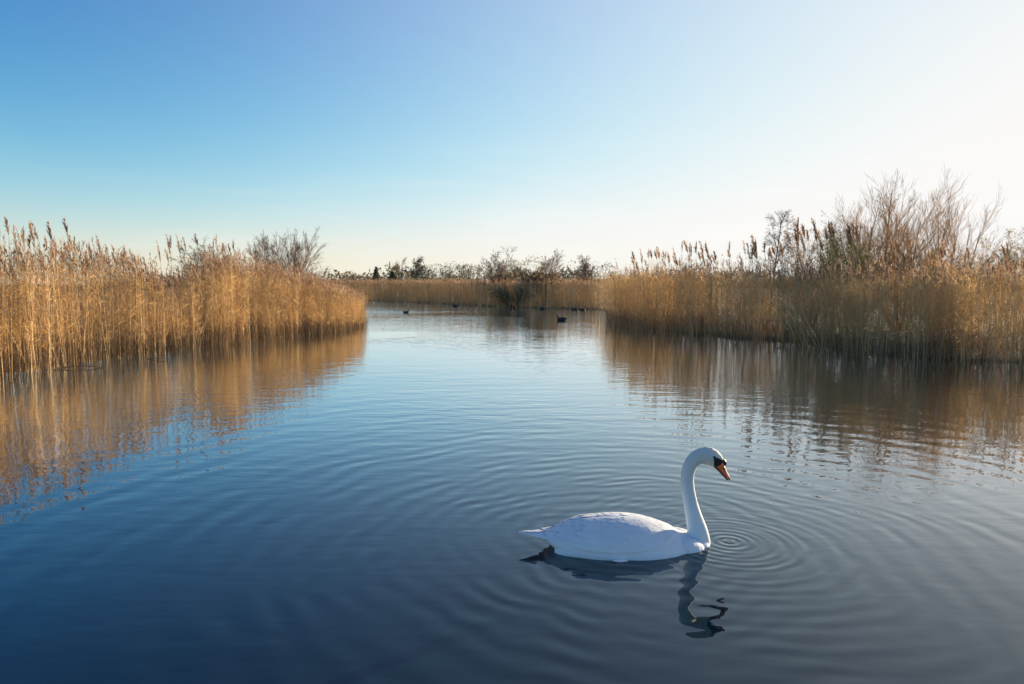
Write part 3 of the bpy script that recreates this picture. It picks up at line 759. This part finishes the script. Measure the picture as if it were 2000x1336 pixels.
def swan_mesh():
    acc = Acc()
    # trunk with the folded wings: x, half width, top, bottom
    prof = np.array([(-0.05, 0.070, 0.078, 0.040), (0.00, 0.112, 0.092, -0.005), (0.06, 0.155, 0.116, -0.05), (0.15, 0.198, 0.146, -0.10), (0.26, 0.226, 0.158, -0.13), (0.38, 0.234, 0.162, -0.14),
                     (0.50, 0.228, 0.150, -0.14), (0.60, 0.206, 0.122, -0.13), (0.68, 0.182, 0.092, -0.12), (0.75, 0.150, 0.060, -0.11), (0.83, 0.108, 0.045, -0.09), (0.89, 0.066, 0.022, -0.065), (0.915, 0.025, -0.012, -0.04)])
    q = np.linspace(-0.05, 0.915, 46); pr = smooth_interp(prof[:, 0], prof[:, 1:], q)
    acc.add(*loft([((x, 0, (a[1] + a[2]) / 2), a[0], (a[1] - a[2]) / 2, 0, 1.0) for x, a in zip(q, pr)], 40))
    # neck
    nk = np.array([(0.845, -0.03, 0.072), (0.843, 0.03, 0.064), (0.831, 0.09, 0.056), (0.811, 0.16, 0.0475), (0.790, 0.24, 0.041), (0.774, 0.32, 0.0385), (0.769, 0.39, 0.0375), (0.780, 0.45, 0.0385), (0.808, 0.494, 0.041), (0.848, 0.514, 0.046), (0.885, 0.512, 0.050)])
    s = np.arange(len(nk)); qq = np.linspace(0, len(nk) - 1, 60); np_ = smooth_interp(s, nk, qq)
    dx = np.gradient(np_[:, 0]); dz = np.gradient(np_[:, 1])
    acc.add(*loft([((p[0], 0, p[1]), p[2] * 0.93, p[2], math.atan2(dz[i], dx[i]), 1.0) for i, p in enumerate(np_)], 24))
    # head: long oval pointing down and forward
    hd = [((0.835, 0.515), 0.036, 0.044), ((0.862, 0.517), 0.042, 0.052), ((0.890, 0.513), 0.043, 0.054), ((0.918, 0.501), 0.039, 0.050), ((0.942, 0.485), 0.031, 0.043), ((0.958, 0.470), 0.023, 0.034), ((0.968, 0.460), 0.012, 0.02)]
    acc.add(*loft([((c[0], 0, c[1]), w, hh, R(-8 - 5.5 * i), 1.0) for i, (c, w, hh) in enumerate(hd)], 24))
    # flank and breast feathers, tail
    for sgn in (-1, 1):
        acc.add(*ellipsoid((0.52, sgn * 0.150, -0.005), (0.21, 0.085, 0.078), (0, 4, sgn * -8), 24))
        acc.add(*ellipsoid((0.15, sgn * 0.120, 0.02), (0.17, 0.07, 0.06), (0, -10, sgn * 14), 20))
        acc.add(*ellipsoid((0.75, sgn * 0.080, 0.0), (0.11, 0.075, 0.058), (0, 8, sgn * -18), 20))
    tl = [(0.03, 0.110, 0.020, 0.098), (-0.02, 0.095, 0.040, 0.090), (-0.06, 0.074, 0.054, 0.087), (-0.11, 0.050, 0.064, 0.086), (-0.15, 0.032, 0.071, 0.086), (-0.185, 0.016, 0.076, 0.087), (-0.207, 0.005, 0.080, 0.086)]
    acc.add(*loft([((x, 0, (lo + hi) / 2), w_, (hi - lo) / 2, 0, 1.0) for x, w_, lo, hi in tl], 24))
    V = np.vstack(acc.V); T = np.vstack(acc.T)
    me = mesh_tris("swan_raw", V, T)
    o = bpy.data.objects.new("swan_raw", me); COL.objects.link(o)
    rm = o.modifiers.new("r", 'REMESH'); rm.mode = 'VOXEL'; rm.voxel_size = 0.0042
    sm = o.modifiers.new("s", 'SMOOTH'); sm.factor = 0.5; sm.iterations = 4
    dg = bpy.context.evaluated_depsgraph_get()
    out = bpy.data.meshes.new_from_object(o.evaluated_get(dg))
    bpy.data.objects.remove(o)
    # wings: a raised sheet over each side, its feathers stepping back towards the tail
    n = len(out.vertices); co = np.zeros(n * 3, np.float32); out.vertices.foreach_get("co", co); co = co.reshape(-1, 3)
    nm = np.zeros(n * 3, np.float32); out.vertices.foreach_get("normal", nm); nm = nm.reshape(-1, 3)
    x, y, z = co.T
    low = np.interp(x, [-0.02, 0.06, 0.16, 0.28, 0.42, 0.56, 0.66, 0.72], [0.070, 0.056, 0.040, 0.028, 0.030, 0.050, 0.066, 0.075])
    low += 0.004 * np.sin(x * 23 + 2 * np.sin(x * 9))
    ss = lambda t: np.clip(t, 0, 1) ** 2 * (3 - 2 * np.clip(t, 0, 1))
    wing = ss((z - low) / 0.012) * ss((x - 0.0) / 0.05) * ss((0.73 - x) / 0.06) * (z < 0.25)
    d = wing * 0.008
    co = co + nm * d[:, None].astype(np.float32)
    out.vertices.foreach_set("co", np.ascontiguousarray(co, np.float32).ravel()); out.update()
    return out

def swan_feather_mat():
    m, nt, b = new_mat("swan_feathers")
    at = N(nt, "ShaderNodeAttribute", attribute_name="tint")
    nt.links.new(at.outputs["Color"], b.inputs["Base Color"])
    b.inputs["Roughness"].default_value = 0.7
    b.inputs["Specular IOR Level"].default_value = 0.25
    b.inputs["Sheen Weight"].default_value = 0.15
    b.inputs["Subsurface Weight"].default_value = 0.06
    b.inputs["Subsurface Radius"].default_value = (0.012, 0.01, 0.008)
    b.inputs["Subsurface Scale"].default_value = 1.0
    tcn = N(nt, "ShaderNodeTexCoord")
    mp = N(nt, "ShaderNodeMapping"); mp.inputs["Scale"].default_value = (14, 42, 42)
    nt.links.new(tcn.outputs["Object"], mp.inputs["Vector"])
    nz = N(nt, "ShaderNodeTexNoise"); nz.inputs["Scale"].default_value = 1.0; nz.inputs["Detail"].default_value = 4; nz.inputs["Distortion"].default_value = 0.4
    nt.links.new(mp.outputs[0], nz.inputs["Vector"])
    mp2 = N(nt, "ShaderNodeMapping"); mp2.inputs["Scale"].default_value = (16, 26, 26)
    nt.links.new(tcn.outputs["Object"], mp2.inputs["Vector"])
    vo = N(nt, "ShaderNodeTexVoronoi"); vo.inputs["Scale"].default_value = 1.0
    nt.links.new(mp2.outputs[0], vo.inputs["Vector"])
    sm = N(nt, "ShaderNodeMath", operation='MULTIPLY_ADD'); sm.inputs[1].default_value = 0.35
    nt.links.new(vo.outputs["Distance"], sm.inputs[0]); nt.links.new(nz.outputs["Fac"], sm.inputs[2])
    bp = N(nt, "ShaderNodeBump"); bp.inputs["Distance"].default_value = 0.006; bp.inputs["Strength"].default_value = 0.5
    nt.links.new(sm.outputs[0], bp.inputs["Height"]); nt.links.new(bp.outputs[0], b.inputs["Normal"])
    return m

def tint_mat(name, rough):
    m, nt, b = new_mat(name)
    at = N(nt, "ShaderNodeAttribute", attribute_name="tint")
    nt.links.new(at.outputs["Color"], b.inputs["Base Color"])
    b.inputs["Roughness"].default_value = rough
    return m
M_feather = swan_feather_mat()
M_bill = tint_mat("bill_horn", 0.38)

SWAN_ROOT = (0.244, 3.815, 0.0)
swan = empty("swan", SWAN_ROOT, R(3.3))
tag(swan, "white swan with orange bill swimming on the blue water", "swan")
me = swan_mesh()
nv = len(me.vertices); co = np.zeros(nv * 3, np.float32); me.vertices.foreach_get("co", co); co = co.reshape(-1, 3)
me.polygons.foreach_set("use_smooth", np.ones(len(me.polygons), bool))
tint = np.tile(np.array([0.66, 0.715, 0.75], np.float32), (nv, 1))
# head and upper neck faintly cream; black bare skin from the eye to the bill
w = np.clip((co[:, 2] - 0.2) / 0.3, 0, 1)[:, None]
tint = tint * (1 - w) + w * np.array([0.60, 0.60, 0.555])
def side(a, b): return (b[0] - a[0]) * (co[:, 2] - a[1]) - (b[1] - a[1]) * (co[:, 0] - a[0])
Ev, Lo, Up = (0.904, 0.522), (0.918, 0.440), (0.962, 0.497)
mask = (side(Ev, Lo) > 0) & (side(Ev, Up) < 0) & (co[:, 2] > 0.35)
tint[mask] = (0.012, 0.012, 0.014)
at = me.color_attributes.new("tint", 'FLOAT_COLOR', 'POINT')
cc = np.ones((nv, 4), np.float32); cc[:, :3] = tint; at.data.foreach_set("color", cc.ravel())
link("body", me, [M_feather], swan)
# wing and tail plumage: overlapping feathers laid over the body
from mathutils.bvhtree import BVHTree
bm = bmesh.new(); bm.from_mesh(me); bvh = BVHTree.FromBMesh(bm); bm.free()
def feather(acc, o, d, n, L, w, lift, rng, flat=False):
    st = np.array([0.0, 0.2, 0.45, 0.7, 0.88, 1.0]); wd = np.array([0.45, 0.85, 1.0, 0.95, 0.66, 0.18])
    d = unit(d - (d @ n) * n); sd_ = np.cross(n, d)
    rows = []
    for k, (s_, w_) in enumerate(zip(st, wd)):
        for e in (-1, 0, 1):
            p = o + d * (L * s_) + sd_ * (e * w * 0.5 * w_)
            loc, nn, _, _ = bvh.find_nearest(Vector(p))
            off = -0.0005 + lift * s_ ** 1.3 + (0.0012 if e == 0 else 0) * (1 - 0.5 * s_)
            if flat: rows.append(p + np.array([0, 0, 0.002 if e == 0 else 0]))
            else: rows.append(np.array(loc) + np.array(nn) * off)
    T = []
    for k in range(len(st) - 1):
        for e in (0, 1):
            a = k * 3 + e; T += [(a, a + 1, a + 4), (a, a + 4, a + 3)]
    acc.add(np.array(rows), T, np.array([0.66, 0.715, 0.75]) * rng.uniform(0.94, 1.0))
frng = np.random.RandomState(9)
for sg in (-1, 1):
    fa = Acc()
    for (x0, x1, dx, t0, t1, dth, L, w_, lift) in [(0.06, 0.30, 0.055, 20, 84, 8.0, 0.135, 0.040, 0.0065), (0.30, 0.47, 0.042, 12, 82, 8.5, 0.085, 0.038, 0.0028), (0.47, 0.665, 0.030, 14, 80, 9.0, 0.052, 0.030, 0.0014)]:
        xs = np.arange(x0, x1, dx)
        for i, x in enumerate(xs):
            for th in np.arange(t0 + (i % 2) * dth / 2, t1, dth):
                tt = R(th + frng.normal(0, 1.2)); xx = x + frng.normal(0, dx * 0.15)
                c = Vector((xx, 0, 0.03)); dr = Vector((0, sg * math.cos(tt), math.sin(tt)))
                hit = bvh.ray_cast(c + dr * 0.6, -dr)
                if hit[0] is None: continue
                n_ = np.array(hit[1]); rear = max(0.0, 0.35 - xx)
                d_ = np.array([-1.0, -sg * rear * 1.3, -0.05 + rear * 0.15]) + frng.normal(0, 0.04, 3)
                feather(fa, np.array(hit[0]), d_, n_, L * frng.uniform(0.85, 1.15), w_ * frng.uniform(0.9, 1.15), lift * frng.uniform(0.7, 1.3), frng)
    wo_ = link("wing", fa.mesh("wing", True), [M_feather], swan)
    wo_["label"] = "folded white wing"
ta_ = Acc()
for k in range(9):
    f = (k - 4) / 4
    o_ = np.array([0.0, f * 0.055, 0.0895 - 0.012 * abs(f)]); d_ = np.array([-1.0, -f * 0.20, -0.02 + 0.02 * (1 - abs(f))])
    feather(ta_, o_, d_, np.array([0, 0.0, 1.0]), 0.205 - 0.075 * abs(f), 0.030, 0.0, frng, True)
link("tail", ta_.mesh("tail", True), [M_feather], swan)
# bill: upper mandible lofted from the mask to the tip
b0, b1 = np.array((0.945, 0.474)), np.array((1.015, 0.370))
ax = (b1 - b0); ang = math.atan2(ax[1], ax[0])
secs = []
for s, wd, hh in [(0, .0225, .031), (.15, .0225, .0265), (.3, .0205, .0215), (.5, .0175, .0165), (.7, .0175, .0125), (.85, .0175, .0100), (.95, .0140, .0080), (1.0, .006, .004)]:
    c = b0 + ax * s + np.array((-math.sin(ang), math.cos(ang))) * (0.003 * s)
    secs.append(((c[0], 0, c[1]), wd, hh, ang, 0.9))
V, T = loft(secs, 24)
s = ((V[:, [0, 2]] - b0) @ ax) / (ax @ ax); hgt = (V[:, [0, 2]] - b0) @ np.array((-math.sin(ang), math.cos(ang)))
col = np.where((s < 0.45)[:, None], np.array([[0.80, 0.165, 0.028]]), np.array([[0.74, 0.21, 0.11]]))
col = np.where((s > 0.93)[:, None], np.array([[0.05, 0.03, 0.025]]), col)
edge = np.interp(s, [0, .3, .7, 1], [-.024, -.0155, -.008, -.003])
col = np.where((hgt < edge)[:, None], np.array([[0.02, 0.015, 0.015]]), col)
bill = link("bill", mesh_tris("bill", V, T, col, smooth=True), [M_bill], swan)
bill["label"] = "orange bill with dark edge and tip"
def small(name, c, r, rot, col, mat, parent, k=16):
    V, T = ellipsoid(c, r, rot, k)
    o = link(name, mesh_tris(name, V, T, col, smooth=True), [mat], parent)
    return o
kb = small("bill_knob", (0.977, 0, 0.478), (0.026, 0.017, 0.017), (0, 50, 0), (0.012, 0.012, 0.014), M_bill, swan)
kb["label"] = "black knob at the bill base"
for sg in (-1, 1):
    small("nostril", (0.977, sg * 0.0165, 0.4465), (0.014, 0.005, 0.006), (0, 56, 0), (0.015, 0.012, 0.012), M_bill, bill, 10)
    small("eye", (0.910, sg * 0.0385, 0.516), (0.0075, 0.005, 0.0075), (0, 0, 0), (0.01, 0.008, 0.007), M_bill, swan, 10)
secs = []
for s_, wd, hh in [(0, .018, .010), (.3, .0165, .008), (.7, .014, .006), (.92, .011, .004), (.97, .004, .002)]:
    c = b0 + ax * s_ + np.array((-math.sin(ang), math.cos(ang))) * (-np.interp(s_, [0, .3, .7, 1], [.027, .019, .0115, .006]))
    secs.append(((c[0], 0, c[1]), wd, hh, ang, 1.0))
V, T = loft(secs, 14)
link("lower_bill", mesh_tris("lower_bill", V, T, (0.10, 0.035, 0.02), smooth=True), [M_bill], swan)
# a loose flank feather trailing in the water
fv, ft = ellipsoid((0.33, -0.243, 0.004), (0.045, 0.012, 0.007), (0, 6, 8), 14)
link("flank_feather", mesh_tris("flank_feather", fv, ft, (0.84, 0.83, 0.82), smooth=True), [M_feather], swan)

# ------------------------------------------------------------------ coots on the far water
M_coot = tint_mat("coot_plumage", 0.7)
def coot_mesh():
    pr = [(-0.20, .012, .085, .070), (-0.15, .05, .105, .03), (-0.08, .085, .125, -.02), (0.0, .095, .128, -.04), (.08, .085, .118, -.04), (.13, .06, .105, -.02), (.155, .025, .075, .01)]
    A = loft([((x, 0, (t + b) / 2), w, (t - b) / 2, 0, 1) for x, w, t, b in pr], 14)
    nk = [(.11, .06, .045), (.128, .11, .034), (.138, .155, .028), (.155, .185, .030), (.175, .19, .027), (.195, .183, .016)]
    B = loft([((x, 0, z), r * .9, r, [1.3, 1.4, 1.2, .6, 0, -.3][i], 1) for i, (x, z, r) in enumerate(nk)], 12)
    a = Acc(); a.add(*A); a.add(*B)
    m0 = mesh_tris("coot_raw", np.vstack(a.V), np.vstack(a.T)); o = bpy.data.objects.new("coot_raw", m0); COL.objects.link(o)
    rm = o.modifiers.new("r", 'REMESH'); rm.mode = 'VOXEL'; rm.voxel_size = 0.012
    dg = bpy.context.evaluated_depsgraph_get(); out = bpy.data.meshes.new_from_object(o.evaluated_get(dg)); bpy.data.objects.remove(o)
    at = out.color_attributes.new("tint", 'FLOAT_COLOR', 'POINT'); n = len(out.vertices)
    at.data.foreach_set("color", np.tile(np.array([0.022, 0.022, 0.025, 1], np.float32), n))
    out.polygons.foreach_set("use_smooth", np.ones(len(out.polygons), bool))
    out.materials.append(M_coot); return out
cm = coot_mesh()
V, T = loft([((.19, 0, .188), .011, .016, -.3, 1), ((.21, 0, .180), .009, .010, -.3, 1), ((.238, 0, .170), .003, .003, -.3, 1)], 10)
cb = mesh_tris("bill", V, T, (0.7, 0.66, 0.6), smooth=True); cb.materials.append(M_bill)
for x, y, rz, sc, lab in [(2.06, 28.2, 190, 1.25, "dark coot on open water nearest the right reed bed"), (-5.56, 35.8, 20, 0.9, "small coot alone on the pale water near the left reed tip"),
                          (0.15, 41.2, 90, 1.0, "coot under the dark olive bush at the far bank"), (-3.83, 46.0, 170, 1.0, "coot by the far reeds left of the olive bush"),
                          (3.6, 39.4, 180, 1.0, "left coot of the pair before the far bank by the right reeds"), (4.05, 39.1, 10, 1.0, "right coot of the pair before the far bank by the right reeds"), (1.8, 40.6, 200, 0.9, "coot at the far bank below the tall brown bush")]:
    r_ = empty("coot", (x, y, -0.01), R(rz)); r_.scale = (sc,) * 3
    link("body", cm, parent=r_); link("bill", cb, parent=r_)
    tag(r_, lab, "coot", "coots on the far water")

# ------------------------------------------------------------------ small things adrift
for i, (x, y, rz, lab) in enumerate([(-8.05, 11.9, 20, "thin curved dead stalk floating beside the left reed bed"), (-7.3, 13.6, -35, "short dead stalk floating off the dip of the left reed bed"), (6.2, 15.8, 60, "dead stalk floating at the foot of the leaning pale stalks")]):
    t_ = np.linspace(0, 1, 7); L_ = 0.75 - 0.15 * i
    V, T = tubes(np.stack([t_ * L_, 0.16 * L_ * np.sin(t_ * 3.0), 0.004 + 0.05 * L_ * np.sin(t_ * 3.1)], -1)[None], np.full((1, 7), 0.008), 5)
    o = link("floating_stalk", mesh_tris("floating_stalk", V, T, (0.20, 0.14, 0.08), smooth=True), [M_stem], loc=(x, y, 0)); o.rotation_euler = (0, 0, R(rz))
    tag(o, lab, "stalk", "stalks adrift on the water")
